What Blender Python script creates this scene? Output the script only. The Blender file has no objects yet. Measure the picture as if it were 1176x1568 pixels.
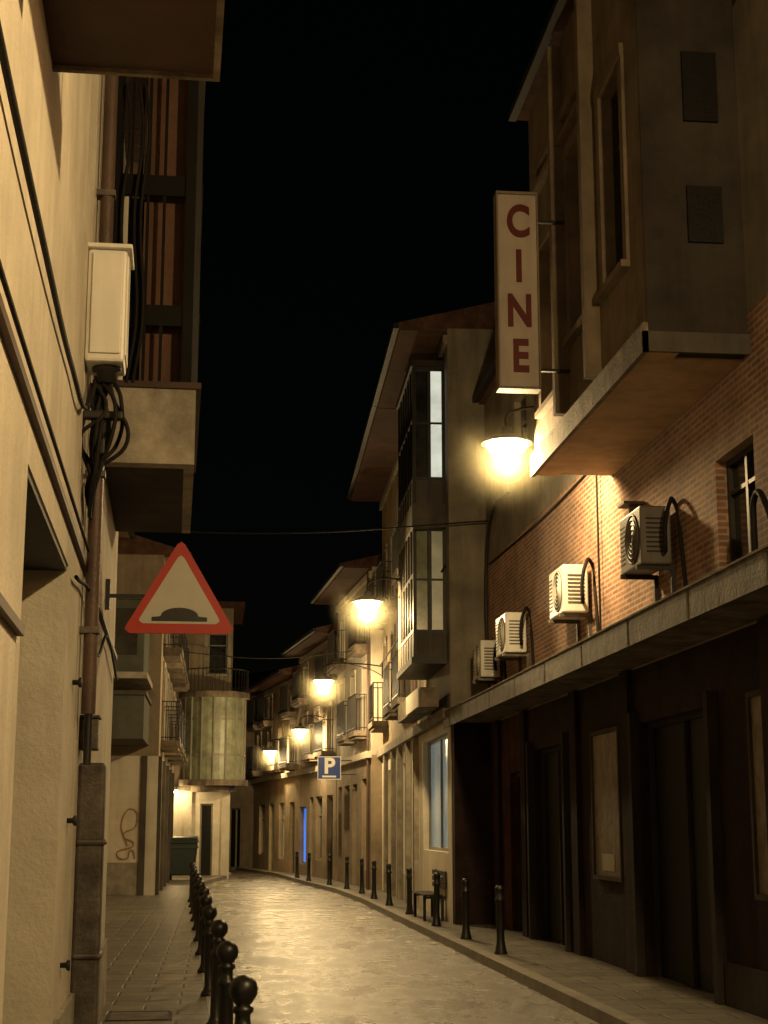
import bpy, math, random
from mathutils import Vector
random.seed(7)
D=bpy.data
sc=bpy.context.scene
# ------------------------------------------------------------------ helpers
def link(o):
    sc.collection.objects.link(o); return o
def empty(name,loc=(0,0,0),rz=0):
    e=D.objects.new(name,None); e.empty_display_size=.2
    e.location=loc; e.rotation_euler=(0,0,math.radians(rz)); return link(e)
def meshobj(name,verts,faces,mat,parent=None,smooth=False,bevel=0,loc=(0,0,0),rot=(0,0,0)):
    m=D.meshes.new(name); m.from_pydata(verts,[],faces); m.update()
    if mat: m.materials.append(mat)
    if smooth:
        for p in m.polygons: p.use_smooth=True
    o=link(D.objects.new(name,m)); o.location=loc; o.rotation_euler=rot
    if parent: o.parent=parent
    if bevel:
        b=o.modifiers.new('bev','BEVEL'); b.width=bevel; b.segments=2; b.limit_method='ANGLE'
    return o
def boxgeo(lst):
    V=[];F=[]
    for (x0,x1,y0,y1,z0,z1) in lst:
        if x0>x1:x0,x1=x1,x0
        if y0>y1:y0,y1=y1,y0
        if z0>z1:z0,z1=z1,z0
        n=len(V)
        V+=[(x0,y0,z0),(x1,y0,z0),(x1,y1,z0),(x0,y1,z0),(x0,y0,z1),(x1,y0,z1),(x1,y1,z1),(x0,y1,z1)]
        F+=[(n,n+3,n+2,n+1),(n+4,n+5,n+6,n+7),(n,n+1,n+5,n+4),(n+1,n+2,n+6,n+5),(n+2,n+3,n+7,n+6),(n+3,n,n+4,n+7)]
    return V,F
def boxes(name,lst,mat,parent=None,bevel=0,loc=(0,0,0),rot=(0,0,0)):
    V,F=boxgeo(lst); return meshobj(name,V,F,mat,parent,False,bevel,loc,rot)
def lathe(name,prof,mat,parent=None,loc=(0,0,0),rot=(0,0,0),seg=24,smooth=True):
    V=[];F=[]
    for r,z in prof:
        for i in range(seg):
            a=2*math.pi*i/seg; V.append((r*math.cos(a),r*math.sin(a),z))
    for j in range(len(prof)-1):
        for i in range(seg):
            k=(i+1)%seg
            F.append((j*seg+i,j*seg+k,(j+1)*seg+k,(j+1)*seg+i))
    return meshobj(name,V,F,mat,parent,smooth,0,loc,rot)
def curve(name,pts,r,mat,parent=None,smooth=True,cyc=False):
    c=D.curves.new(name,'CURVE'); c.dimensions='3D'; c.bevel_depth=r; c.bevel_resolution=2; c.resolution_u=8
    s=c.splines.new('BEZIER' if smooth else 'POLY')
    if smooth:
        s.bezier_points.add(len(pts)-1)
        for p,q in zip(s.bezier_points,pts):
            p.co=q; p.handle_left_type='AUTO'; p.handle_right_type='AUTO'
    else:
        s.points.add(len(pts)-1)
        for p,q in zip(s.points,pts): p.co=(*q,1)
    s.use_cyclic_u=cyc
    c.materials.append(mat)
    o=link(D.objects.new(name,c))
    if parent:o.parent=parent
    return o
def prism(name,pts,z0,z1,mat,parent=None):
    n=len(pts)
    V=[(x,y,z0) for x,y in pts]+[(x,y,z1) for x,y in pts]
    F=[tuple(range(n))[::-1],tuple(range(n,2*n))]+[(i,(i+1)%n,n+(i+1)%n,n+i) for i in range(n)]
    return meshobj(name,V,F,mat,parent)
# ------------------------------------------------------------------ materials
def nodes(name):
    m=D.materials.new(name); m.use_nodes=True
    nt=m.node_tree; return m,nt,nt.nodes['Principled BSDF']
def mixc(nt,fac,a,b,bt='MIX'):
    n=nt.nodes.new('ShaderNodeMix'); n.data_type='RGBA'; n.blend_type=bt
    for s,v in ((0,fac),(6,a),(7,b)):
        if hasattr(v,'links') or isinstance(v,bpy.types.NodeSocket): nt.links.new(v,n.inputs[s])
        else: n.inputs[s].default_value=v if s==0 else (*v[:3],1)
    return n.outputs[2]
def noise(nt,vec,scale,detail=4,rough=.6):
    n=nt.nodes.new('ShaderNodeTexNoise'); n.inputs['Scale'].default_value=scale
    n.inputs['Detail'].default_value=detail; n.inputs['Roughness'].default_value=rough
    if vec: nt.links.new(vec,n.inputs['Vector'])
    return n.outputs['Fac']
def ramp(nt,src,a,b):
    r=nt.nodes.new('ShaderNodeMapRange'); nt.links.new(src,r.inputs[0])
    r.inputs[1].default_value=a; r.inputs[2].default_value=b
    return r.outputs[0]
def pos(nt,scale=(1,1,1)):
    g=nt.nodes.new('ShaderNodeNewGeometry'); mp=nt.nodes.new('ShaderNodeMapping')
    nt.links.new(g.outputs['Position'],mp.inputs[0]); mp.inputs['Scale'].default_value=scale
    return mp.outputs[0]
def mul(c,k): return tuple(min(1,v*k) for v in c)
def plaster(name,c,rough=.85,var=.35,dirt=.5,bump=.25,metal=0,spec=.3,streak=.5,sc1=1.3):
    m,nt,b=nodes(name)
    p=pos(nt); ps=pos(nt,(2.2,2.2,.18))
    n1=ramp(nt,noise(nt,p,sc1,6,.65),.35,.7)
    n2=ramp(nt,noise(nt,ps,2.5,5,.6),.48,.75)
    n3=noise(nt,p,38,3,.6)
    col=mixc(nt,n1,mul(c,1-var),mul(c,1+var*.35))
    mm=nt.nodes.new('ShaderNodeMath'); mm.operation='MULTIPLY'; nt.links.new(n2,mm.inputs[0]); mm.inputs[1].default_value=streak
    col=mixc(nt,mm.outputs[0],col,mul(c,1-dirt))
    nt.links.new(col,b.inputs['Base Color'])
    b.inputs['Roughness'].default_value=rough; b.inputs['Metallic'].default_value=metal
    b.inputs['Specular IOR Level'].default_value=spec
    bp=nt.nodes.new('ShaderNodeBump'); bp.inputs['Strength'].default_value=bump; bp.inputs['Distance'].default_value=.02
    ad=nt.nodes.new('ShaderNodeMath'); ad.operation='ADD'
    nt.links.new(n3,ad.inputs[0]); nt.links.new(noise(nt,p,7,4),ad.inputs[1])
    nt.links.new(ad.outputs[0],bp.inputs['Height']); nt.links.new(bp.outputs[0],b.inputs['Normal'])
    return m
def brick(name,c1,c2,mort,w=.25,h=.065,ms=.012,horizontal=False,rough=.85,bump=.6,big=.5):
    m,nt,b=nodes(name)
    g=nt.nodes.new('ShaderNodeNewGeometry'); sx=nt.nodes.new('ShaderNodeSeparateXYZ'); cx=nt.nodes.new('ShaderNodeCombineXYZ')
    nt.links.new(g.outputs['Position'],sx.inputs[0])
    if horizontal:
        nt.links.new(sx.outputs[0],cx.inputs[0]); nt.links.new(sx.outputs[1],cx.inputs[1])
    else:
        a=nt.nodes.new('ShaderNodeMath'); nt.links.new(sx.outputs[0],a.inputs[0]); nt.links.new(sx.outputs[1],a.inputs[1])
        nt.links.new(a.outputs[0],cx.inputs[0]); nt.links.new(sx.outputs[2],cx.inputs[1])
    t=nt.nodes.new('ShaderNodeTexBrick'); nt.links.new(cx.outputs[0],t.inputs['Vector'])
    t.inputs['Scale'].default_value=1; t.inputs['Brick Width'].default_value=w; t.inputs['Row Height'].default_value=h
    t.inputs['Mortar Size'].default_value=ms; t.inputs['Mortar Smooth'].default_value=.2; t.inputs['Bias'].default_value=0
    t.inputs['Color1'].default_value=(*c1,1); t.inputs['Color2'].default_value=(*c2,1); t.inputs['Mortar'].default_value=(*mort,1)
    n=ramp(nt,noise(nt,pos(nt),1.6,6,.7),.35,.7)
    col=mixc(nt,n,mul((1,1,1),1-big),(1,1,1))
    col=mixc(nt,1.0,t.outputs['Color'],col,'MULTIPLY')
    nt.links.new(col,b.inputs['Base Color']); b.inputs['Roughness'].default_value=rough
    bp=nt.nodes.new('ShaderNodeBump'); bp.inputs['Strength'].default_value=bump; bp.inputs['Distance'].default_value=.012; bp.invert=True
    ad=nt.nodes.new('ShaderNodeMath'); ad.operation='ADD'
    sm=nt.nodes.new('ShaderNodeMath'); sm.operation='MULTIPLY'; sm.inputs[1].default_value=.5
    nt.links.new(noise(nt,pos(nt),45,3),sm.inputs[0])
    nt.links.new(t.outputs['Fac'],ad.inputs[0]); nt.links.new(sm.outputs[0],ad.inputs[1])
    nt.links.new(ad.outputs[0],bp.inputs['Height']); nt.links.new(bp.outputs[0],b.inputs['Normal'])
    return m,nt,b
def emis(name,c,s):
    m,nt,b=nodes(name)
    n=ramp(nt,noise(nt,pos(nt),1.7,4),.3,.7)
    col=mixc(nt,n,mul(c,.6),c)
    nt.links.new(col,b.inputs['Emission Color']); b.inputs['Emission Strength'].default_value=s
    nt.links.new(mixc(nt,.5,col,(.02,.02,.02)),b.inputs['Base Color']); b.inputs['Roughness'].default_value=.2
    return m
CREAM=plaster('cream_render',(.62,.57,.47),var=.24,dirt=.4,bump=.3)
STONE=plaster('pale_stone',(.42,.38,.31),var=.45,dirt=.5,bump=.5,sc1=3)
OCHRE=plaster('ochre_render',(.42,.33,.21),var=.3)
GREY=plaster('grey_render',(.24,.21,.16),var=.4,dirt=.6)
DGREY=plaster('dark_grey_render',(.10,.085,.07),var=.4,dirt=.6)
BLKR=plaster('near_black_render',(.05,.041,.034),var=.5,dirt=.6)  # near-black; on the overhang's near end it puts shade into the colour
TAN=plaster('tan_render',(.34,.27,.19),var=.35,dirt=.55)
CTAN=plaster('cinema_render',(.24,.185,.13),var=.45,dirt=.6)
UNDER=plaster('lit_underside_render',(.60,.43,.27),var=.35,dirt=.5)  # orange-tan brightened to hold the lamp bounce under the overhang
WHITE=plaster('white_render',(.76,.70,.57),var=.22,dirt=.4)
BROWN=plaster('brown_paint',(.07,.04,.028),rough=.6,var=.35,dirt=.5,bump=.1)
REDBROWN=plaster('red_brown_render',(.13,.068,.044),rough=.85,var=.4,dirt=.6,bump=.3,streak=.9)
MAROON=plaster('maroon_render',(.036,.018,.014),var=.65,dirt=.6,bump=.5,sc1=2)
MAROON2=plaster('faded_red_render',(.10,.034,.024),var=.75,dirt=.7,bump=.5,sc1=2.5)
BLACKP=plaster('black_paint',(.018,.017,.016),rough=.38,var=.4,dirt=.3,bump=.06,spec=.5)
IRON=plaster('dark_iron',(.022,.019,.017),rough=.55,var=.5,dirt=.4,bump=.15,spec=.4)
IRONB=plaster('black_iron',(.008,.007,.006),rough=.7,var=.4,dirt=.4,bump=.15,spec=.15)
DOORM=plaster('dark_door',(.007,.006,.0055),rough=.6,var=.4)
CONC=plaster('concrete_band',(.26,.21,.155),var=.6,dirt=.75,bump=.6,sc1=2.5,streak=.9)
GALV=plaster('weathered_steel',(.15,.13,.11),rough=.55,var=.6,dirt=.6,metal=.4,sc1=5)
FASC=plaster('canopy_metal',(.15,.125,.095),rough=.6,var=.65,dirt=.75,bump=.3,sc1=3,streak=.9)
PIPE=plaster('pipe_paint',(.11,.07,.055),rough=.5,var=.4,dirt=.5)
WPAINT=plaster('white_enamel',(.72,.70,.64),rough=.4,var=.12,dirt=.35,bump=.05,spec=.5)
OLDW=plaster('aged_enamel',(.16,.14,.12),rough=.5,var=.4,dirt=.5,bump=.05,spec=.4)
WOOD=plaster('window_frame_paint',(.30,.27,.22),rough=.55,var=.3,bump=.05)
DWOOD=plaster('dark_window_frame',(.04,.032,.026),rough=.5,var=.3,bump=.05)
CABLE=plaster('rubber_cable',(.014,.012,.011),rough=.7,var=.3,spec=.2)
REDP=plaster('sign_red',(.50,.035,.02),rough=.45,var=.12,dirt=.25,bump=.02,spec=.5)
SIGNW=plaster('sign_cream',(.58,.55,.47),rough=.45,var=.15,dirt=.2,bump=.02,spec=.5)
BLUEP=plaster('sign_blue',(.02,.05,.25),rough=.4,var=.1,bump=.02)
LETTER=plaster('letter_red',(.16,.03,.022),rough=.5,var=.2,bump=.05)
CINEM=plaster('cinema_sign_panel',(.58,.49,.41),rough=.5,var=.2,dirt=.4,bump=.05)
CINEF=plaster('cinema_sign_frame',(.30,.24,.19),rough=.6,var=.3,dirt=.4,bump=.05)
ROOF=plaster('roof_tiles',(.12,.06,.04),var=.5,dirt=.5,bump=.8,sc1=5)
SOFFIT=plaster('soffit_wood',(.12,.065,.043),var=.4,dirt=.4)
GREEN=plaster('container_plastic',(.02,.035,.028),rough=.45,var=.3,bump=.05,spec=.5)
AWN=plaster('awning_canvas',(.10,.105,.085),rough=.9,var=.3)
POSTER=plaster('poster_paper',(.30,.25,.20),rough=.5,var=.45,sc1=6,dirt=.3)
PINK=plaster('graffiti_paint',(.50,.24,.17),rough=.7,var=.2)
BRICK,_,_=brick('red_brick',(.44,.20,.11),(.28,.12,.075),(.46,.37,.28),ms=.014)
PAVE,_,pb=brick('paving_slabs',(.27,.24,.19),(.20,.18,.15),(.05,.042,.034),w=.6,h=.4,ms=.016,horizontal=True,rough=.42,bump=.5,big=.55)
KERB=plaster('granite_kerb',(.32,.29,.24),rough=.45,var=.4,dirt=.5,bump=.3,sc1=4)
GLASS,nt,b=nodes('dark_glass')
nt.links.new(mixc(nt,ramp(nt,noise(nt,pos(nt),2,3),.3,.7),(.012,.013,.014),(.04,.04,.038)),b.inputs['Base Color'])
b.inputs['Roughness'].default_value=.1; b.inputs['Specular IOR Level'].default_value=.8
MILK=plaster('milky_glass',(.26,.29,.19),rough=.15,var=.5,dirt=.4,bump=.02,spec=.7,sc1=2)
BAYG=plaster('pale_bay_glass',(.33,.36,.24),rough=.4,var=.5,dirt=.5,bump=.02,spec=.5,sc1=2)
BLUEG=plaster('shop_glass',(.20,.24,.23),rough=.12,var=.5,dirt=.3,bump=.01,spec=.8,sc1=1.1)
LITW=emis('lit_window_glass',(.80,.84,.72),.85)
LITY=emis('lit_curtain',(.60,.52,.28),.20)
GLOWP=emis('shop_reflection_glow',(.38,.46,.42),.34)  # weak emission stands in for the reflection on the shop glass
LITB=emis('blue_shop_light',(.05,.24,.95),1.0)
SHUT,nt,b=nodes('roller_shutter')
w=nt.nodes.new('ShaderNodeTexWave'); w.bands_direction='Z'; w.inputs['Scale'].default_value=3.2
nt.links.new(pos(nt),w.inputs[0])
nt.links.new(mixc(nt,w.outputs['Fac'],(.13,.11,.085),(.27,.235,.19)),b.inputs['Base Color'])
bp=nt.nodes.new('ShaderNodeBump'); bp.inputs['Distance'].default_value=.02; nt.links.new(w.outputs['Fac'],bp.inputs['Height']); nt.links.new(bp.outputs[0],b.inputs['Normal'])
# wet road: coarse asphalt with drier and wetter patches
ROAD,nt,b=nodes('wet_asphalt')
p=pos(nt)
g1=ramp(nt,noise(nt,pos(nt,(1.5,.6,1)),.9,8,.72),.38,.64)
g2=noise(nt,p,60,3,.8)
nt.links.new(mixc(nt,ramp(nt,g2,.35,.68),(.05,.043,.029),(.19,.16,.105)),b.inputs['Base Color'])
mr=nt.nodes.new('ShaderNodeMapRange'); nt.links.new(g1,mr.inputs[0]); mr.inputs[3].default_value=.16; mr.inputs[4].default_value=.46
nt.links.new(mr.outputs[0],b.inputs['Roughness']); b.inputs['Specular IOR Level'].default_value=1.0
bp=nt.nodes.new('ShaderNodeBump'); bp.inputs['Strength'].default_value=1.0; bp.inputs['Distance'].default_value=.022
ad=nt.nodes.new('ShaderNodeMath'); ad.operation='MULTIPLY_ADD'; ad.inputs[1].default_value=.8
nt.links.new(noise(nt,p,17,6,.85),ad.inputs[0]); nt.links.new(noise(nt,p,3.5,3,.6),ad.inputs[2])
nt.links.new(ad.outputs[0],bp.inputs['Height']); nt.links.new(bp.outputs[0],b.inputs['Normal'])
SOIL=plaster('bare_ground',(.08,.07,.055))
# ------------------------------------------------------------------ buildings toolkit
class Bld:
    def __init__(s,name,loc=(0,0,0),rz=0):
        s.e=empty(name,loc,rz); s.d={}
    def add(s,part,mat,*bx): s.d.setdefault((part,mat.name),[]).append(bx)
    def done(s,bev=()):
        for (part,mn),l in s.d.items():
            boxes(part,l,D.materials[mn],s.e,bevel=.012 if part in bev else 0)
def facade(b,sg,y0,y1,z0,z1,ops,wm,x=0,t=.35,part='walls',trim=None,frame=WOOD,axis='y'):
    def A(part,mat,p0,p1,a0,a1,c0,c1):
        if axis=='y': b.add(part,mat,p0,p1,a0,a1,c0,c1)
        else: b.add(part,mat,a0,a1,p0,p1,c0,c1)
    ys=sorted({y0,y1}|{v for o in ops for v in o[:2]}); zs=sorted({z0,z1}|{v for o in ops for v in o[2:4]})
    for i in range(len(ys)-1):
        run=None
        for j in range(len(zs)-1):
            cy=(ys[i]+ys[i+1])/2; cz=(zs[j]+zs[j+1])/2
            hole=any(o[0]<cy<o[1] and o[2]<cz<o[3] for o in ops)
            if not hole:
                if run is None: run=zs[j]
            if hole or j==len(zs)-2:
                if run is not None:
                    A(part,wm,x,x+sg*t,ys[i],ys[i+1],run,zs[j] if hole else zs[j+1]); run=None
    for (a0,a1,c0,c1,k) in ops:
        if k=='none': continue
        r=.16
        gm={'win':GLASS,'lit':LITW,'lity':LITY,'door':DOORM,'shop':BLUEG,'shut':SHUT,'milk':MILK,'blue':LITB,'white':WHITE,'pale':GLOWP}[k]
        A('glazing' if k not in('door','shut') else 'doors',gm,x+sg*r,x+sg*(r+.04),a0,a1,c0,c1)
        if k!='white':
            f=.06; q0,q1=x+sg*(r-.05),x+sg*(r-.002)
            A('frames',frame,q0,q1,a0,a0+f,c0,c1); A('frames',frame,q0,q1,a1-f,a1,c0,c1)
            A('frames',frame,q0,q1,a0+f,a1-f,c1-f,c1)
            if k!='door': A('frames',frame,q0,q1,a0+f,a1-f,c0,c0+f)
            if k in('win','lit','lity','shop','milk','door','pale') and a1-a0>.8:
                m=(a0+a1)/2; A('frames',frame,q0+sg*.004,q1,m-.03,m+.03,c0+f,c1-f)
            if k in('win','lit','lity','milk','shop'):
                m=c0+(c1-c0)*.7; A('frames',frame,q0+sg*.008,q1,a0+f,a1-f,m-.02,m+.02)
        if trim:
            w=.13; pr=-sg*.035
            A('surrounds',trim,x+pr,x-sg*.001,a0-w,a0,c0,c1); A('surrounds',trim,x+pr,x-sg*.001,a1,a1+w,c0,c1)
            A('surrounds',trim,x+pr*1.3,x-sg*.001,a0-w,a1+w,c1,c1+w)
            if c0>.5: A('surrounds',trim,x-sg*.09,x-sg*.001,a0-w,a1+w,c0-.07,c0)
def balcony(b,sg,y0,y1,z,dep,x=0,slab=CONC,rail=IRON,h=1.0,sp=.12):
    b.add('balcony_slabs',slab,x-sg*dep,x-sg*.002,y0,y1,z-.14,z)
    b.add('balcony_slabs',slab,x-sg*(dep-.05),x-sg*.003,y0+.05,y1-.05,z-.22,z-.14)
    xo=x-sg*(dep-.04)
    for zz in (z+.08,z+h):
        b.add('railings',rail,xo-.02,xo+.02,y0+.02,y1-.02,zz-.015,zz+.015)
        for yy in (y0+.03,y1-.03): b.add('railings',rail,xo+sg*.02,x-sg*.002,yy-.014,yy+.014,zz-.013,zz+.013)
    n=int((y1-y0)/sp)
    for i in range(n+1):
        yy=y0+.03+(y1-y0-.06)*i/n; b.add('railings',rail,xo-.009,xo+.009,yy-.009,yy+.009,z,z+h-.016)
    n=int(dep/sp)
    for i in range(1,n):
        xx=x-sg*dep*i/n
        for yy in (y0+.03,y1-.03): b.add('railings',rail,xx-.009,xx+.009,yy-.008,yy+.008,z,z+h-.014)
def roof(b,sg,y0,y1,z,over,depth,rise,x=0,raft=True):
    xs=[(x-sg*over,z),(x-sg*over,z+.1),(x+sg*depth,z+rise),(x+sg*depth,z)]
    V=[(a,y0,c) for a,c in xs]+[(a,y1,c) for a,c in xs]
    F=[(0,1,2,3),(7,6,5,4)]+[(i,4+i,4+(i+1)%4,(i+1)%4) for i in range(4)]
    meshobj('roof',V,F,ROOF,b.e)
    b.add('gutter',IRON,x-sg*(over+.1),x-sg*(over+.002),y0,y1,z-.02,z+.09)
    if raft:
        b.add('soffit',SOFFIT,x-sg*(over-.02),x,y0+.01,y1-.01,z-.05,z-.001)
def shell(b,sg,L,H,wm,dep=6,t=.35):
    b.add('side_walls',wm,sg*t,sg*dep,0,.3,0,H); b.add('side_walls',wm,sg*t,sg*dep,L-.3,L,0,H)
    b.add('side_walls',wm,sg*(dep-.3),sg*dep,.3,L-.3,0,H)
    b.add('interior',DOORM,sg*(t+.4),sg*(t+.45),.3,L-.3,0,H)
def drain(b,sg,y,z1,x=0):
    curve('downpipe',[(x-sg*.07,y,.05),(x-sg*.07,y,z1)],.045,PIPE,b.e,False)

# ------------------------------------------------------------------ ground, road, pavements
meshobj('ground',[(-300,-100,-.008),(300,-100,-.008),(300,500,-.008),(-300,500,-.008)],[(0,1,2,3)],SOIL)
LK=[(.61,-8),(.19,12),(0,20),(-.35,35),(-.5,42),(-.35,50),(.3,56),(.6,58),(.6,61),(-.5,63.5),(-6,68)]
RK=[(3.45,-8),(3.45,25),(3.45,38),(3.3,44),(2.9,49),(2.6,54),(2.25,60),(.9,69),(-5,79)]
def offset(l,d): return [(x+d,y) for x,y in l]
def strip(name,a,b_,z0,z1,mat):
    V=[];F=[];n=len(a)
    for (p,q) in zip(a,b_): V+=[(p[0],p[1],z0),(q[0],q[1],z0),(q[0],q[1],z1),(p[0],p[1],z1)]
    for i in range(n-1):
        k=4*i
        for j in range(4):
            F.append((k+j,k+(j+1)%4,k+4+(j+1)%4,k+4+j))
    F+=[(3,2,1,0),(4*n-4,4*n-3,4*n-2,4*n-1)]
    return meshobj(name,V,F,mat)
strip('road',[(-2,-8),(-2,90)],[(6,-8),(6,90)],-.006,-.001,ROAD)
strip('pavement',[(-9,y) for x,y in LK],offset(LK,-.16),-.004,.115,PAVE)
strip('kerb',offset(LK,-.159),LK,-.004,.12,KERB)
strip('pavement',offset(RK,.16),[(9,y) for x,y in RK],-.004,.115,PAVE)
strip('kerb',RK,offset(RK,.159),-.004,.12,KERB)
e=empty('pavement_hatch',(-.62,14.3,.115),1.5)
boxes('lid',[(-.25,.25,-.3,.3,.0,.006)],GALV,e); boxes('rim',[(-.28,-.255,-.33,.33,0,.009),(.255,.28,-.33,.33,0,.009),(-.255,.255,-.33,-.305,0,.009),(-.255,.255,.305,.33,0,.009)],IRON,e)
# ------------------------------------------------------------------ near left apartment block
EY=15.4
L=Bld('apartment_building',(-.61,0,0),1.5)
facade(L,-1,-6,EY,0,3.33,[(6.2,8.7,0,3.13,'none')],CREAM,t=.7)
facade(L,-1,-6,EY,3.33,12.5,[(3.5,4.7,5.1,7.3,'win'),(9.0,9.7,5.6,7.0,'win'),(12.8,13.9,5.15,7.2,'shut'),(9.0,9.7,8.3,9.9,'win'),(12.8,13.9,8.2,10.2,'shut')],CREAM,t=.7,frame=DWOOD)
L.add('entrance_door',DOORM,-.78,-.72,6.2,8.7,0,3.2)
L.add('entrance_door',DWOOD,-.719,-.66,6.2,6.3,0,3.09); L.add('entrance_door',DWOOD,-.719,-.66,7.4,7.5,0,3.09)
L.add('soffit_panel',DOORM,-.7,-.01,6.21,8.69,3.10,3.128)
L.add('side_walls',TAN,-7,-.7,EY-.3,EY,0,12.5)
L.add('side_walls',TAN,-7,-.7,-6,-5.7,0,12.5)
L.add('string_course',BROWN,0.001,.03,-6,EY,3.31,3.35)
L.add('string_course',BROWN,0.001,.03,-6,6.05,2.42,2.46)
L.add('plinth',STONE,.001,.03,8.9,EY,0,.7)
L.add('lintel_beam',BROWN,.001,.16,2.5,5.2,4.6,4.9)
L.add('balcony_slabs',BROWN,.001,.70,2.6,6.45,4.98,5.10); L.add('balcony_slabs',CONC,.70,.73,2.6,6.48,4.96,5.2)
L.add('balcony_slabs',CONC,.001,.70,6.452,6.48,4.96,5.2)
for i in range(30): L.add('railings',IRON,.68,.70,2.65+i*.13,2.67+i*.13,5.1,6.1)
L.add('railings',IRON,.67,.71,2.62,6.46,6.1,6.14)
# gallery framed in iron up to next slab
L.add('balcony_slabs',STONE,.001,.70,11.9,12.06,4.47,5.07)
L.add('balcony_slabs',STONE,.62,.70,12.06,14.8,4.47,5.07)
L.add('balcony_slabs',BLKR,.001,.619,12.06,14.8,4.47,4.62)
L.add('balcony_slabs',BROWN,-.0,.74,11.87,14.83,5.071,5.12)
L.add('balcony_slabs',REDBROWN,.001,.72,11.9,14.8,7.95,8.1)
L.add('gallery_partition',REDBROWN,.25,.60,12.1,12.16,5.12,7.95)
for zz in (5.67,6.76):
    L.add('railings',IRONB,.02,.70,11.92,11.98,zz-.08,zz+.09)
    L.add('railings',IRONB,.66,.72,11.98,14.8,zz-.05,zz+.05)
for i in range(32):
    yy=11.93+i*.09; L.add('railings',GALV if i%3 else IRON,.675,.71,yy,yy+.035,5.12,7.94)
for xx in (.05,.13,.21,.27,.40): L.add('railings',IRONB,xx,xx+.025,11.93,11.955,5.12,7.94)
L.add('railings',IRONB,.58,.66,11.9,11.98,5.12,7.94); L.add('railings',IRON,.661,.70,11.9,11.98,5.12,7.94)
L.add('railings',IRONB,.0,.05,11.9,11.98,5.12,7.94)
balcony(L,-1,11.9,15.2,8.2,.72,slab=REDBROWN)
roof(L,-1,-6,EY,12.5,.7,6.4,2.2)
L.done()
for x in (.09,.19,.24):
    curve('hanging_cable',[(x,11.88,7.6),(x+.04,11.86,7.2),(x-.01,11.87,6.5),(x+.03,11.86,5.6),(x-.03,11.87,5.1)],.014,CABLE,L.e)
curve('rainwater_pipe',[(.07,9.9,2.4),(.07,9.9,6),(.07,9.9,12.3)],.045,PIPE,L.e,False)
curve('rainwater_pipe',[(.06,10.15,2.1),(.06,10.15,12.3)],.025,IRON,L.e,False)
for z in (2.9,3.9,5.8): boxes('pipe_clamp',[(.0,.125,9.85,9.95,z,z+.04)],GALV,L.e)
boxes('pipe_guard',[(.0,.17,10.32,10.54,.12,2.12),(.0,.19,10.3,10.56,1.6,1.64),(.0,.19,10.3,10.56,.9,.94)],GALV,L.e,bevel=.02)
for y,z in((9.4,2.55),(9.4,1.75),(9.3,.95)):
    lathe('wall_hook',[(0,0),(.015,0),(.015,.03),(.03,.04),(.03,.055),(0,.055)],IRON,L.e,(0,y,z),(0,math.pi/2,0),12)
boxes('wall_junction_box',[(0,.12,10.25,10.45,2.2,2.4),(-.0,.13,10.23,10.47,2.4,2.42)],GALV,L.e,bevel=.015)
curve('facade_cable',[(.03,2,3.42),(.035,5,3.40),(.03,8,3.43),(.04,9.8,3.41)],.010,CABLE,L.e)
curve('facade_cable',[(.03,3.5,4.05),(.035,6,4.0),(.03,8,4.05),(.04,9,4.12),(.04,9.5,4.4)],.014,CABLE,L.e)
curve('facade_cable',[(.03,8.9,3.1),(.05,10.2,3.15),(.05,11,2.9),(.05,12.5,3.2),(.04,15.2,3.1)],.012,CABLE,L.e)
# electrical box with cable tangle
eb=empty('electrical_box',(-.61-.245,9.4,-.27),1.5)
boxes('housing',[(.0,.24,-.12,.22,4.76,5.48)],WPAINT,eb,bevel=.02)
boxes('door_panel',[(.235,.25,-.09,.19,4.81,5.45)],WPAINT,eb,bevel=.005)
boxes('front_panel',[(.03,.215,-.135,-.121,4.81,5.45)],WPAINT,eb,bevel=.005)
boxes('lid',[(-.01,.27,-.15,.25,5.481,5.51)],WPAINT,eb,bevel=.008)
lathe('cable_gland',[(0,0),(.09,0),(.09,-.04),(.06,-.05),(.06,-.12),(0,-.12)],IRON,eb,(.13,.03,4.78))
for i in range(13):
    x=.05+random.random()*.16; 
    curve('cable_%d'%i,[(x,.03,4.68),(x+random.uniform(-.06,.1),.0+random.uniform(-.1,.1),4.5+random.uniform(-.05,.08)),(x+random.uniform(-.1,.14),random.uniform(-.1,.15),4.3),(.06,.1,4.1+random.uniform(-.2,.1)),(.04,.5,3.9)],.013,CABLE,eb)
boxes('splice_boxes',[(.05,.18,-.02,.1,4.33,4.46),(.0,.24,-.05,.02,4.42,4.47),(.08,.14,-.04,.04,4.2,4.3)],IRON,eb,bevel=.01)
# ------------------------------------------------------------------ traffic sign
def tri(ts,name,side,y0,y1,mat,dz=0):
    h=side*math.sqrt(3)/2; c=.06*side/.9
    P=[(-side/2+c,0),(side/2-c,0),(side/2-c*.35,c*.5),(side/2-c*.5,c*1.0),(c*.55,h-c*1.0),(0,h-c*.6),(-c*.55,h-c*1.0),(-side/2+c*.5,c*1.0),(-side/2+c*.35,c*.5)]
    n=len(P); V=[(x,y0,z+dz) for x,z in P]+[(x,y1,z+dz) for x,z in P]
    F=[tuple(range(n)),tuple(range(n,2*n))[::-1]]+[((i+1)%n,i,n+i,n+(i+1)%n) for i in range(n)]
    return meshobj(name,V,F,mat,ts)
ts=empty('traffic_sign',(-.335,13.1,3.3),0)
tri(ts,'red_border',.94,0,.035,REDP); tri(ts,'white_face',.70,-.006,-.001,SIGNW,.08)
V=[(-.23,-.010,.10),(.23,-.010,.10),(.23,-.010,.135),(.17,-.010,.14)]
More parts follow.
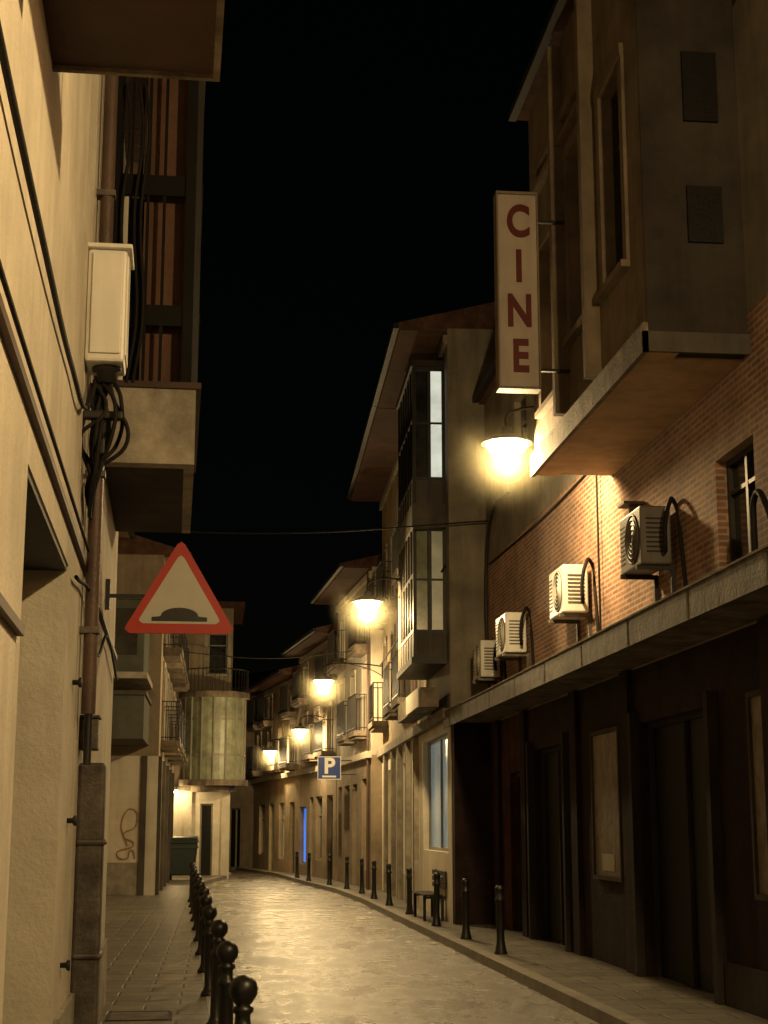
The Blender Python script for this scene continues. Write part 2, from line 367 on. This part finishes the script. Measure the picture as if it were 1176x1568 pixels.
V+=[(.155*math.cos(a),-.010,.145+.07*math.sin(a)) for a in [math.pi*i/12 for i in range(13)]]+[(-.17,-.010,.14),(-.23,-.010,.135)]
meshobj('speed_bump_pictogram',V,[tuple(range(len(V)))],BLACKP,ts)
boxes('bracket',[(-.6,.0,.036,.06,.30,.33),(-.04,.04,.036,.045,.1,.6),(-.62,-.58,.0,.08,.2,.45)],IRON,ts)
# ------------------------------------------------------------------ cinema (right)
C=Bld('cinema_building',(0,0,0),0)
W=4.75
facade(C,1,-6,23.5,0,3.5,[(9,11.4,0,2.9,'door'),(14.8,17.5,0,2.88,'door'),(21.2,23.49,0,2.87,'door')],MAROON,x=W,t=.4,frame=BLKR)
facade(C,1,23.5,27.5,0,3.5,[(24.6,25.5,0,2.6,'door')],MAROON2,x=W,t=.4,frame=BLKR)
facade(C,1,-6,27.5,3.5,6.35,[(13.3,14.4,4.1,5.2,'win'),(11.2,12.4,4.1,5.2,'win'),(8,9.2,4.1,5.2,'win')],BRICK,x=W,t=.4,frame=DWOOD)
facade(C,1,-6,27.5,6.35,9.4,[(20.4,21.4,7.2,8.6,'win'),(23.6,24.6,7.2,8.6,'win')],GREY,x=W,t=.4,frame=DWOOD)
C.add('end_pier',MAROON,4.09,W-.001,27.2,27.49,0,3.49)
C.add('canopy',CONC,4.02,W-.001,-6,27.8,3.52,3.70); C.add('canopy_fascia',FASC,3.99,4.018,-6,27.82,3.46,3.73)
C.add('canopy',CONC,3.975,W-.001,-6,27.8,3.731,3.75)
for i in range(17): C.add('canopy_joints',DGREY,3.986,3.989,-5+i*2.0,-4.985+i*2.0,3.47,3.73)
for y in (13.05,17.9,20.6,24.1,26.4): C.add('pilasters',MAROON,W-.07,W-.001,y-.18,y+.18,0,3.5)
C.add('plinth',BLKR,W-.05,W-.001,-6,14.6,0,.5)
for (a,c,z0,z1) in ((18.3,19.6,1.15,2.85),(12.2,13.6,1.15,2.85)):
    C.add('poster_frame',DGREY,W-.06,W-.001,a-.05,a,z0-.05,z1+.05); C.add('poster_frame',DGREY,W-.06,W-.001,c,c+.05,z0-.05,z1+.05)
    C.add('poster_frame',DGREY,W-.06,W-.001,a,c,z1,z1+.05); C.add('poster_frame',DGREY,W-.06,W-.001,a,c,z0-.05,z0)
    C.add('poster',POSTER,W-.03,W-.002,a,c,z0,z1); C.add('poster',SIGNW,W-.036,W-.031,a+.35,c-.35,z0+.06,z0+.26)
for y in (14.8-.14,17.5+.02,21.2-.14,23.5+.02): C.add('door_surround',BLKR,W-.1,W-.001,y,y+.12,0,3.0)
# overhanging upper floors
OX=3.8
ov=[(13.9,14.7,7.0,9.1,'win'),(15.4,16.2,7.0,9.1,'win'),(17.0,17.8,6.6,8.6,'shut'),(15.4,17.8,9.43,9.66,'door')]
facade(C,1,13.3,18.4,5.96,10.7,ov,CTAN,x=OX,t=.3,frame=DWOOD,trim=CTAN)
C.add('overhang_end_walls',BLKR,OX+.3,W-.001,13.3,13.5,5.96,10.7)  # near end painted near-black to carry its shade
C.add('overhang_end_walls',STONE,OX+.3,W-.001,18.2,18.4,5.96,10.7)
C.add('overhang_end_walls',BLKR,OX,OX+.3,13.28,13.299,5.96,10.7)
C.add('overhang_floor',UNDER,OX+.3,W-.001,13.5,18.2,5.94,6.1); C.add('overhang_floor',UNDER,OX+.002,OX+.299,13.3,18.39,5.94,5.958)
C.add('overhang_band',CONC,OX-.05,OX-.001,13.24,18.45,5.93,6.2); C.add('overhang_band',DGREY,OX-.05,W-.002,13.24,13.279,5.93,6.12)
for y in (14.98,16.45): 
    C.add('overhang_fins',CTAN,OX-.16,OX-.001,y,y+.12,6.2,10.6)
C.add('upper_walls',BLKR,W,W+.3,-6,18.4,9.4,11.2)
C.add('upper_window',DOORM,OX+.42,OX+.75,13.26,13.298,7.0,7.55); C.add('upper_window',DOORM,OX+.42,OX+.75,13.26,13.298,8.2,8.9)
C.add('side_walls',GREY,W+.4,10,27.2,27.5,0,9.4); C.add('side_walls',GREY,W+.4,10,-6,-5.7,0,9.4)
roof(C,1,18.61,27.5,9.4,.12,5.5,1.6,x=W); roof(C,1,13.2,18.6,10.7,.12,5.5,2.5,x=OX,raft=False)
roof(C,1,-6,13.15,11.2,.12,5.5,2,x=W,raft=False)
C.done()
curve('conduit',[(4.70,18.95,3.8),(4.70,18.95,6.3)],.014,CABLE,C.e,False)
curve('conduit',[(4.70,27.1,3.8),(4.70,27.1,6.6),(4.70,26.6,7.1),(4.70,25,7.15)],.03,IRON,C.e)
curve('conduit',[(4.70,12.6,3.8),(4.68,12.9,4.5),(4.68,13.1,4.6),(4.68,13.2,4.2),(4.70,13.2,3.8)],.03,CABLE,C.e)
curve('facade_cable',[(4.72,18.5,6.28),(4.72,22,6.22),(4.72,27,6.3)],.014,CABLE,C.e)
boxes('wall_shelf_bracket',[(4.5,4.74,16.9,17.2,5.3,5.33),(4.6,4.74,17.02,17.08,5.2,5.3)],BROWN,C.e)
# CINE blade sign
cs=empty('cinema_sign',(3.22,16.4,0),0)
boxes('sign_box',[(-.22,.22,-.08,.08,6.46,8.70)],CINEM,cs,bevel=.012)
boxes('frame',[(-.235,-.221,-.095,.095,6.43,8.73),(.221,.235,-.095,.095,6.43,8.73),(-.221,.221,-.095,.095,8.701,8.73),(-.221,.221,-.095,.095,6.43,6.459)],CINEF,cs)
boxes('mounting_bars',[(.236,.58,-.02,.02,8.40,8.43),(.236,.58,-.02,.02,6.66,6.69)],IRON,cs)
def text(s,size,loc,mat,parent,sx=1,off=.012,rot=(math.pi/2,0,0),ext=.008):
    c=D.curves.new('letter_'+s,'FONT'); c.body=s; c.size=size; c.align_x='CENTER'; c.align_y='CENTER'; c.extrude=ext; c.offset=off
    c.materials.append(mat); o=link(D.objects.new('letter_'+s,c)); o.location=loc; o.rotation_euler=rot; o.scale=(sx,1,1); o.parent=parent; return o
for ch,z in zip('CINE',(8.36,7.83,7.31,6.79)):
    text(ch,.51,(.01,-.092,z),LETTER,cs,.74,.016)
# AC units
def ac(y,z,x=4.36,w=.85,h=.62,m=WPAINT,g=GALV):
    e=empty('air_conditioner',(x,y,z),0)
    boxes('casing',[(0,.33,0,w,0,h)],m,e,bevel=.02)
    for r in (.25,.2,.15,.1,.05):
        lathe('fan_grille',[(r,0),(r+.006,-.006),(r+.012,0),(r+.006,.006),(r,0)],m,e,(-.012,.32,h/2),(0,math.pi/2,0),28)
    lathe('fan_recess',[(0,0),(.27,0),(.27,.004),(0,.004)],g,e,(-.006,.32,h/2),(0,math.pi/2,0),28)
    boxes('louvres',[(.06,.28,-.008,-.001,.12+i*.05,.14+i*.05) for i in range(8)],g,e)
    boxes('louvres',[(-.006,-.001,.64,.82,.1+i*.05,.115+i*.05) for i in range(9)],g,e)
    boxes('feet',[(-.03,.385,.08,.12,-.05,-.001),(-.03,.385,w-.12,w-.08,-.05,-.001),(.34,.385,.08,.12,-.3,-.05),(.34,.385,w-.12,w-.08,-.3,-.05)],g,e)
    curve('refrigerant_hose',[(.25,-.0,.15),(.22,-.14,.12),(.2,-.22,.35),(.26,-.2,.6),(.34,-.08,.66),(.37,-.2,.2),(.37,-.3,-.3)],.024,CABLE,e)
    return e
ac(15.75,4.42,m=OLDW,g=IRON); ac(19.5,4.42); ac(23.6,4.36); ac(25.9,4.2,w=.8)
# ------------------------------------------------------------------ right row of houses
def house(name,loc,rz,Ln,H,over,wm,trim,shops,floors,sg=1,bal=True,frame=WOOD,gm=None,dep=6):
    b=Bld(name,loc,rz)
    facade(b,sg,0,Ln,0,3.7,shops,gm or wm,t=.35,trim=None,frame=frame)
    ops=[]
    for k,(z0,z1) in enumerate(floors):
        n=max(1,int(Ln/2.4)); st=Ln/n
        for i in range(n):
            c=st*(i+.5); kind=random.choice(['win','win','shut','milk','shut'])
            ops.append((c-.45,c+.45,z0,z1,kind))
            if bal and (i+k)%3!=2: balcony(b,sg,c-.8,c+.8,z0-.02,.42)
    facade(b,sg,0,Ln,3.7,H,ops,wm,t=.35,trim=trim,frame=frame)
    b.add('cornice',trim or CONC,-sg*.14,-sg*.001,0.003,Ln-.003,3.62,3.80)
    b.add('cornice',trim or CONC,-sg*.08,-sg*.001,0.003,Ln-.003,H-.3,H-.12)
    shell(b,sg,Ln,H,wm,dep); roof(b,sg,0.01,Ln-.01,H,over,dep,1.8)
    return b
B1=house('apartment_building',(4.08,27.51,0),-1.5,5.5,10.8,.9,GREY,CONC,[(.5,4.7,1.3,3.45,'pale')],[(4.9,7.1),(7.9,9.9)],bal=False,gm=WHITE)
def bay(b,y0,y1,z0,z1,dep,lit):
    n=3
    b.add('bay_slabs',IRON,-dep-.04,-.001,y0-.04,y1+.04,z0-.12,z0); b.add('bay_slabs',IRON,-dep-.04,-.001,y0-.04,y1+.04,z1,z1+.12)
    hs=z0+(z1-z0)*.48
    b.add('bay_slabs',DGREY,-dep-.02,-.001,y0-.02,y1+.02,hs-.22,hs+.22)
    for zz0,zz1,a in ((z0,hs-.22,0),(hs+.22,z1,1)):
        xm=-dep*.5
        b.add('bay_glass',lit[a],-dep+.06,xm-.04,y0+.02,y0+.04,zz0+.5,zz1-.08); b.add('bay_glass',lit[2+a],xm+.04,-.06,y0+.02,y0+.04,zz0+.5,zz1-.08)
        b.add('bay_panels',DGREY,-dep+.06,-.06,y0+.015,y0+.045,zz0,zz0+.44)
        b.add('bay_frames',IRON,-dep+.06,-.06,y0-.0,y0+.05,zz0+.44,zz0+.5); b.add('bay_frames',IRON,-dep+.06,-.06,y0,y0+.05,zz1-.08,zz1)
        b.add('bay_frames',IRON,-dep+.06,-.06,y0+.005,y0+.048,(zz0+zz1)/2+.2,(zz0+zz1)/2+.24)
        for xx in (-dep,xm-.03,-.06): b.add('bay_frames',IRON,xx,xx+.06,y0-.004,y0+.054,zz0,zz1)
        for i in range(2*n+1):
            yy=y0+.06+(y1-y0-.12)*i/(2*n); b.add('bay_frames',WOOD if a==0 else IRON,-dep-.004,-dep+.05,yy-.025,yy+.025,zz0,zz1)
        b.add('bay_glass',GLASS,-dep+.015,-dep+.03,y0+.06,y1,zz0+.5,zz1); b.add('bay_panels',DGREY,-dep+.01,-dep+.035,y0+.06,y1,zz0,zz0+.5)
        b.add('bay_frames',WOOD if a==0 else IRON,-dep-.002,-dep+.045,y0+.06,y1,zz0+.46,zz0+.52); b.add('bay_frames',IRON,-dep-.002,-dep+.045,y0+.06,y1,(zz0+zz1)/2+.3,(zz0+zz1)/2+.35)
        b.add('bay_panels',DGREY,-dep+.05,-.001,y1-.04,y1,zz0,zz1)
bay(B1,.5,3.6,4.75,10.2,.60,(MILK,GLASS,LITY,LITW))
B1.add('shop_fascia',CONC,-.5,-.16,.4,4.9,3.85,4.2); B1.add('shop_fascia',WHITE,-.53,-.501,.5,2.8,3.86,4.2)
B1.done()
B2=house('apartment_building',(4.22,33.02,0),-1.5,10,10.8,.9,OCHRE,STONE,[(.5,1.5,0,3.2,'shut'),(2.3,3.7,.7,3.2,'pale'),(4.6,5.5,0,3.1,'door'),(6.3,7.9,.6,3.2,'white'),(8.4,9.3,0,3,'door')],[(4.5,6.6),(7.3,9.1)],gm=WHITE)
for y in (.2,2,4.1,5.9,8.15): B2.add('shop_pilasters',STONE,-.1,-.001,y-.15,y+.12,0,3.6)
drain(B2,1,.15,10.6); B2.done()
B3=house('apartment_building',(4.2,43.03,0),3,7.4,8.9,.8,CREAM,WHITE,[(.5,1.9,.6,3.1,'white'),(2.8,3.8,0,3.0,'door'),(4.4,5.6,.6,3.0,'shop'),(6.2,7.0,0,3,'door')],[(4.4,6.2),(6.8,8.2)],gm=TAN)
drain(B3,1,.2,8.8); B3.done()
B4=house('terraced_house',(3.8,50.5,0),6,7.5,8.0,.7,TAN,STONE,[(.6,1.7,0,2.8,'door'),(2.6,3.9,.7,2.8,'win'),(4.4,5.2,0,2.8,'door'),(5.9,7.4,.5,2.5,'blue')],[(4.2,5.7),(6.3,7.5)])
B4.done()
B5=house('terraced_house',(3.0,58,0),8,10.1,7.4,.7,OCHRE,STONE,[(.8,1.8,0,2.7,'door'),(2.8,4.0,.6,2.7,'lity'),(5.2,6.2,0,2.7,'door'),(7.2,8.6,.7,2.7,'win')],[(4.1,5.6),(6.0,7.0)])
B5.done()
B6=house('terraced_house',(1.6,68,0),33,14,7.6,.7,TAN,STONE,[(1,2,0,2.6,'door'),(3,4.2,.7,2.6,'win'),(5.2,6.3,0,2.6,'door'),(7.5,8.5,.6,2.6,'lity'),(10,11,0,2.6,'door')],[(4.0,5.5),(6,7)])
B6.done()
# ------------------------------------------------------------------ left far buildings
L1=Bld('apartment_building',(-2.9,EY+.02,0),0)
facade(L1,-1,0,24.4,0,9,[(3,4,0,2.6,'door'),(7,8.2,.9,2.5,'win'),(12,13,0,2.6,'door'),(17,18.2,.9,2.5,'win')]+[(y,y+1,z,z+1.8,'win') for y in (3,7,12,17) for z in (4.5,7)],OCHRE,trim=STONE)
roof(L1,-1,0,24.4,9,.6,5,1.8); L1.done()
L2=Bld('apartment_building',(-1.45,40,0),0)
ops=[(1.2,2.4,.0,2.9,'door'),(4,5.4,.6,2.9,'shop'),(7,8,0,2.9,'door'),(10,11.6,.6,2.9,'white'),(12.6,13.8,.6,2.9,'win')]
facade(L2,-1,0,15,0,3.5,ops,WHITE,frame=IRON)
facade(L2,-1,0,15,3.5,8.6,[(y,y+1,z,z+1.9,'win') for y in (1.5,4.6,7.6,10.6,13) for z in (4,6.4)],TAN,trim=STONE)
for y in (1.5,4.6,7.6,10.6): balcony(L2,-1,y-.4,y+1.4,3.95,.5); balcony(L2,-1,y-.4,y+1.4,6.35,.5)
L2.add('side_walls',WHITE,-7,-.35,0,.3,0,3.5); L2.add('side_walls',TAN,-7,-.35,0,.3,3.5,8.6); L2.add('side_walls',TAN,-7,-.35,14.7,15,0,8.6)
for y in (.0,3,6,9,12): L2.add('pilasters',DGREY,.001,.09,y+.02,y+.28,0,3.5)
L2.add('corner_pillar',DGREY,-.42,-.27,-.1,-.002,0,3.5)
L2.add('plinth',STONE,-7,-.43,-.03,-.002,0,.9)
L2.add('bay_boxes',AWN,-2.4,-.25,-3.2,-.002,3.75,4.75); L2.add('bay_boxes',DGREY,-2.4,-.2,-3.3,-.002,4.751,4.85)
L2.add('bay_boxes',AWN,-2.4,-.3,-3.0,-.002,5.3,7.0); L2.add('bay_boxes',DGREY,-2.4,-.2,-3.1,-.002,7.001,7.12); L2.add('bay_boxes',STONE,-2.4,-.2,-3.1,-.002,5.15,5.299)
for i in range(3): L2.add('bay_boxes',GLASS,-2.2+i*.62,-1.7+i*.62,-3.02,-3.002,5.7,6.8)
roof(L2,-1,0,15,8.6,.6,5,1.8); L2.done()
curve('graffiti',[(-2.15,39.95,1.3),(-2.3,39.95,1.9),(-2.05,39.95,2.2),(-1.95,39.95,1.8),(-2.25,39.95,1.55),(-2.0,39.95,1.35),(-2.4,39.95,1.1),(-2.15,39.95,1.0),(-2.05,39.95,1.2),(-1.95,39.95,1.0)],.014,PINK,None)
L3=Bld('corner_apartment_building',(0,57,0),0)
facade(L3,1,-3.5,.5,0,3.2,[(-.55,-.1,0,2.6,'door'),(-2.5,-1.7,0,2.6,'white')],WHITE,axis='x',frame=WOOD)
facade(L3,1,-3.5,.5,3.2,9.6,[(-2.9,-1.9,4,6,'win'),(-2.9,-1.9,6.8,8.4,'win'),(-.4,.3,7.2,8.7,'win')],TAN,axis='x',trim=STONE)
L3.add('side_walls',TAN,.15,.5,.35,4.2,0,9.6); L3.add('side_walls',TAN,-8,.15,3.9,4.2,0,9.6); L3.add('side_walls',TAN,-8,-3.5,0,.3,0,9.6)
L3.add('fascia',CONC,-3.4,.6,-.12,-.002,3.05,3.2); L3.add('pilasters',WHITE,-1.1,-.85,-.1,-.002,0,3.04); L3.add('pilasters',WHITE,.2,.5,-.1,-.002,0,3.04)
L3.add('porch_light_bracket',IRON,-1.42,-1.38,-.35,-.121,3.1,3.13)
L3.add('roof_slab',ROOF,-8,.9,-.4,4.5,9.6,9.8)
L3.done()
R=1.1; CX=-.12
def halfcyl(name,r,z0,z1,mat,cx=CX,seg=16):
    P=[(cx+r*math.cos(a),-r*math.sin(a)) for a in [math.pi*i/seg for i in range(seg+1)]]
    return prism(name,P[::-1],z0,z1,mat,L3.e)
halfcyl('round_bay_base',R+.14,3.21,3.42,CONC); halfcyl('round_bay_glass',R,3.42,6.3,BAYG); halfcyl('round_bay_cap',R+.16,6.3,6.5,CONC); halfcyl('round_bay_base',.8,3.0,3.2,CONC)
fr=[]
for i in range(9):
    a=math.pi*i/8; x=CX+(R+.01)*math.cos(a); y=-(R+.01)*math.sin(a); fr.append((x-.03,x+.03,y-.03,y+.03,3.42,6.3))
boxes('round_bay_mullions',fr,WOOD,L3.e)
for zz in (4.25,5.5): halfcyl('round_bay_transom',R+.03,zz,zz+.06,WOOD)
curve('round_bay_rail',[(CX+(R+.1)*math.cos(a),-(R+.1)*math.sin(a),7.3) for a in [math.pi*i/12 for i in range(13)]],.02,IRON,L3.e)
for i in range(25):
    a=math.pi*i/24; curve('rail_bar_%d'%i,[(CX+(R+.1)*math.cos(a),-(R+.1)*math.sin(a),6.5),(CX+(R+.1)*math.cos(a),-(R+.1)*math.sin(a),7.3)],.01,IRON,L3.e,False)
L4=house('terraced_house',(-6,66,0),-20,12,8,.6,TAN,STONE,[(2,3,0,2.5,'door')],[(4,5.5)],sg=-1,bal=False); L4.done()
# ------------------------------------------------------------------ street lamps
WARM=(1,.70,.32)
BULB,nt,b=nodes('lamp_bulb')
b.inputs['Emission Color'].default_value=(1,.82,.45,1); b.inputs['Emission Strength'].default_value=24
# camera bloom imitated by added mist around each lamp: density falls smoothly to nothing at the edge
BLOOM=D.materials.new('lamp_bloom_haze'); BLOOM.use_nodes=True; nt=BLOOM.node_tree; nt.nodes.remove(nt.nodes['Principled BSDF'])
vs=nt.nodes.new('ShaderNodeVolumeScatter'); vs.inputs['Color'].default_value=(1,.92,.6,1)
tc=nt.nodes.new('ShaderNodeTexCoord'); gr=nt.nodes.new('ShaderNodeTexGradient'); gr.gradient_type='QUADRATIC_SPHERE'
mp=nt.nodes.new('ShaderNodeMapping'); mp.inputs['Scale'].default_value=(1.18,1.18,1.18)
nt.links.new(tc.outputs['Object'],mp.inputs[0]); nt.links.new(mp.outputs[0],gr.inputs[0])
mm=nt.nodes.new('ShaderNodeMath'); mm.operation='MULTIPLY'; mm.inputs[1].default_value=.20; nt.links.new(gr.outputs['Fac'],mm.inputs[0])
nt.links.new(mm.outputs[0],vs.inputs['Density'])
nt.links.new(vs.outputs[0],nt.nodes['Material Output'].inputs['Volume'])
def lamp(x,y,z,wx,P,mr=0):
    e=empty('street_lamp',(x,y,z),0)
    lathe('shade',[(.03,.20),(.06,.18),(.08,.11),(.20,.05),(.31,-.01),(.325,-.03),(.30,-.015),(.19,.035),(.06,.08),(0,.09)],GALV,e,seg=32)
    lathe('bulb',[(0.001,.04),(.2,.02),(.26,-.02),(.255,-.06),(.21,-.12),(.12,-.165),(0.001,-.18)],BULB,e,seg=24)
    w=wx-x
    curve('arm',[(0,0,.18),(0,0,.32),(.1,0,.40),(w*.6,0,.44),(w-.01,0,.38)],.018,IRON,e)
    curve('brace',[(w*.45,0,.43),(w*.8,0,.28),(w-.01,0,.12)],.012,IRON,e)
    boxes('wall_plate',[(w-.03,w-.001,-.06,.06,.05,.5)],IRON,e,bevel=.005)
    l=D.lights.new('lamp_light','POINT'); l.energy=P; l.color=WARM; l.shadow_soft_size=.1
    o=link(D.objects.new('lamp_light',l)); o.location=(0,0,-.29); o.parent=e
    if mr:
        bpy.ops.mesh.primitive_uv_sphere_add(radius=.85,segments=32,ring_count=16); s=bpy.context.object; s.name='bloom_haze'; s.location=(0,0,-.1); s.parent=e
        s.data.materials.append(BLOOM)
    return e
lamp(3.5,18.65,6.42,4.75,640,1)
lamp(2.9,30.6,6.13,4.17,740,1)
lamp(2.8,42,5.63,4.4,720,1)
lamp(2.74,52.6,4.98,3.55,460,1)
lamp(2.04,61,4.67,2.6,420,1)
lamp(3.3,3.9,6.4,4.75,1100)
lamp(3.4,-6,6.4,4.75,300)
pl=empty('porch_light',(-1.4,56.62,3.0),0)
lathe('globe',[(0.001,.08),(.06,.05),(.08,0),(.06,-.05),(0.001,-.08)],BULB,pl,seg=16)
l=D.lights.new('porch_bulb','POINT'); l.energy=55; l.color=WARM; l.shadow_soft_size=.08
o=link(D.objects.new('porch_bulb',l)); o.location=(0,-.12,-.1); o.parent=pl
# ------------------------------------------------------------------ street furniture
def bollard(x,y,kind):
    e=empty('bollard',(x,y,.115),0)
    if kind=='ball':
        pr=[(.0,0),(.085,0),(.085,.03),(.065,.06),(.05,.10),(.045,.62),(.06,.64),(.06,.67),(.042,.69),(.038,.74),(.055,.76),(.055,.775),(.035,.79),(.05,.81),(.07,.845),(.074,.88),(.066,.915),(.045,.94),(.02,.952),(0,.955)]
        pr=[(r,z*.9) for r,z in pr]
    else:
        pr=[(0,0),(.085,0),(.085,.02),(.075,.04),(.06,.12),(.052,.2),(.05,.66),(.062,.67),(.062,.70),(.05,.71),(.05,.80),(.058,.81),(.055,.84),(.035,.865),(0,.87)]
    o=lathe('post',pr,BLACKP,e,seg=20); o.rotation_euler=(random.uniform(-.02,.02),random.uniform(-.02,.02),0)
y=8.3
while y<38:
    bollard(.35-.0235*y,y,'ball'); y+=2.55
for y in (20.8,23.7,26.9,30.6,34.2,37.5,40.6): bollard(3.72,y,'cap')
bollard(3.6,43.8,'cap'); bollard(3.35,47,'cap')
for y in (50.5,53.5): bollard(2.98-(y-50)*.07,y,'cap')
# waste container
wc=empty('waste_container',(-1.15,52,.115),0)
V=[(-.5,-.45,.15),(.5,-.45,.15),(.5,.45,.15),(-.5,.45,.15),(-.6,-.52,1.15),(.6,-.52,1.15),(.6,.52,1.15),(-.6,.52,1.15)]
meshobj('body',V,[(0,3,2,1),(4,5,6,7),(0,1,5,4),(1,2,6,5),(2,3,7,6),(3,0,4,7)],GREEN,wc,bevel=.04)
V=[(-.64,-.56,1.155),(.64,-.56,1.155),(.64,.56,1.155),(-.64,.56,1.155),(-.6,-.4,1.33),(.6,-.4,1.33),(.6,.4,1.38),(-.6,.4,1.38)]
meshobj('lid',V,[(0,3,2,1),(4,5,6,7),(0,1,5,4),(1,2,6,5),(2,3,7,6),(3,0,4,7)],GREEN,wc,bevel=.04)
for a in (-.4,.4):
    for c in (-.35,.35): lathe('wheel',[(0,-.03),(.08,-.03),(.08,.03),(0,.03)],BLACKP,wc,(a,c,.08),(0,math.pi/2,0),16)
boxes('ribs',[(x-.02,x+.02,-.53,-.47,.3,1.1) for x in (-.3,0,.3)]+[(-.63,.63,-.6,-.55,1.0,1.06)],GREEN,wc)
# bench against the wall
be=empty('park_bench',(4.15-.42,28.2,.115),0)
boxes('seat',[(-.05+i*.09,.02+i*.09,0,1.7,.43,.46) for i in range(4)],DWOOD,be)
boxes('backrest',[(.33,.36,0,1.7,.55+i*.11,.63+i*.11) for i in range(3)],DWOOD,be)
boxes('legs',[(x,x+.05,y,y+.05,0,zt) for y in (.15,1.5) for x,zt in ((-.04,.43),(.28,.43))]+[(.361,.39,y,y+.05,0,.86) for y in (.15,1.5)]+[(-.04,.36,y,y+.05,.38,.42) for y in (.16,1.51)],IRON,be)
# parking sign
ps=empty('parking_sign',(3.25,46,3.45),0)
boxes('panel',[(-.32,.32,-.02,.02,-.31,.31)],BLUEP,ps,bevel=.01)
boxes('rim',[(-.34,-.32,-.025,.02,-.33,.33),(.32,.34,-.025,.02,-.33,.33),(-.32,.32,-.025,.02,.31,.33),(-.32,.32,-.025,.02,-.33,-.31)],WPAINT,ps)
text('P',.62,(0,-.03,.04),WPAINT,ps,1,.02)
boxes('arrow_bar',[(-.2,.2,-.03,-.021,-.27,-.22)],WPAINT,ps)
boxes('bracket',[(.33,.78,-.015,.015,.2,.23),(.33,.78,-.015,.015,-.2,-.17)],IRON,ps)
# overhead cables
curve('overhead_cable',[(-2.9,27,6.85),(1,27,6.78),(4.75,27,7.08)],.014,CABLE)
curve('overhead_cable',[(-1.45,44,6.6),(1.5,44,6.4),(4.2,44,6.7)],.012,CABLE)
curve('facade_cable',[(4.02,27.6,6.35),(3.98,31,6.1),(4.1,36,6.0),(4.2,41,5.9)],.02,CABLE)
# ------------------------------------------------------------------ world, moon, camera
wd=D.worlds.new('World'); sc.world=wd; wd.use_nodes=True; nt=wd.node_tree
sk=nt.nodes.new('ShaderNodeTexSky'); sk.sky_type='NISHITA'; sk.sun_disc=False
sk.sun_elevation=math.radians(4); sk.sun_rotation=math.radians(150)
nt.links.new(sk.outputs[0],nt.nodes['Background'].inputs[0]); nt.nodes['Background'].inputs[1].default_value=.0004
ml=D.lights.new('moon','SUN'); ml.energy=.004; ml.angle=math.radians(.5); ml.color=(.8,.85,1)
mo=link(D.objects.new('moon',ml)); mo.rotation_euler=(math.radians(50),0,math.radians(-30))
cam=D.cameras.new('Camera'); co=link(D.objects.new('Camera',cam)); sc.camera=co
cam.sensor_fit='VERTICAL'; cam.sensor_height=36; cam.lens=2400/1568*36; cam.clip_end=1000; cam.clip_start=.05
co.location=(0,0,1.7); co.rotation_euler=(math.radians(90+11.45),0,math.radians(-6.02))
sc.view_settings.view_transform='Standard'; sc.view_settings.look='None'; sc.view_settings.exposure=0
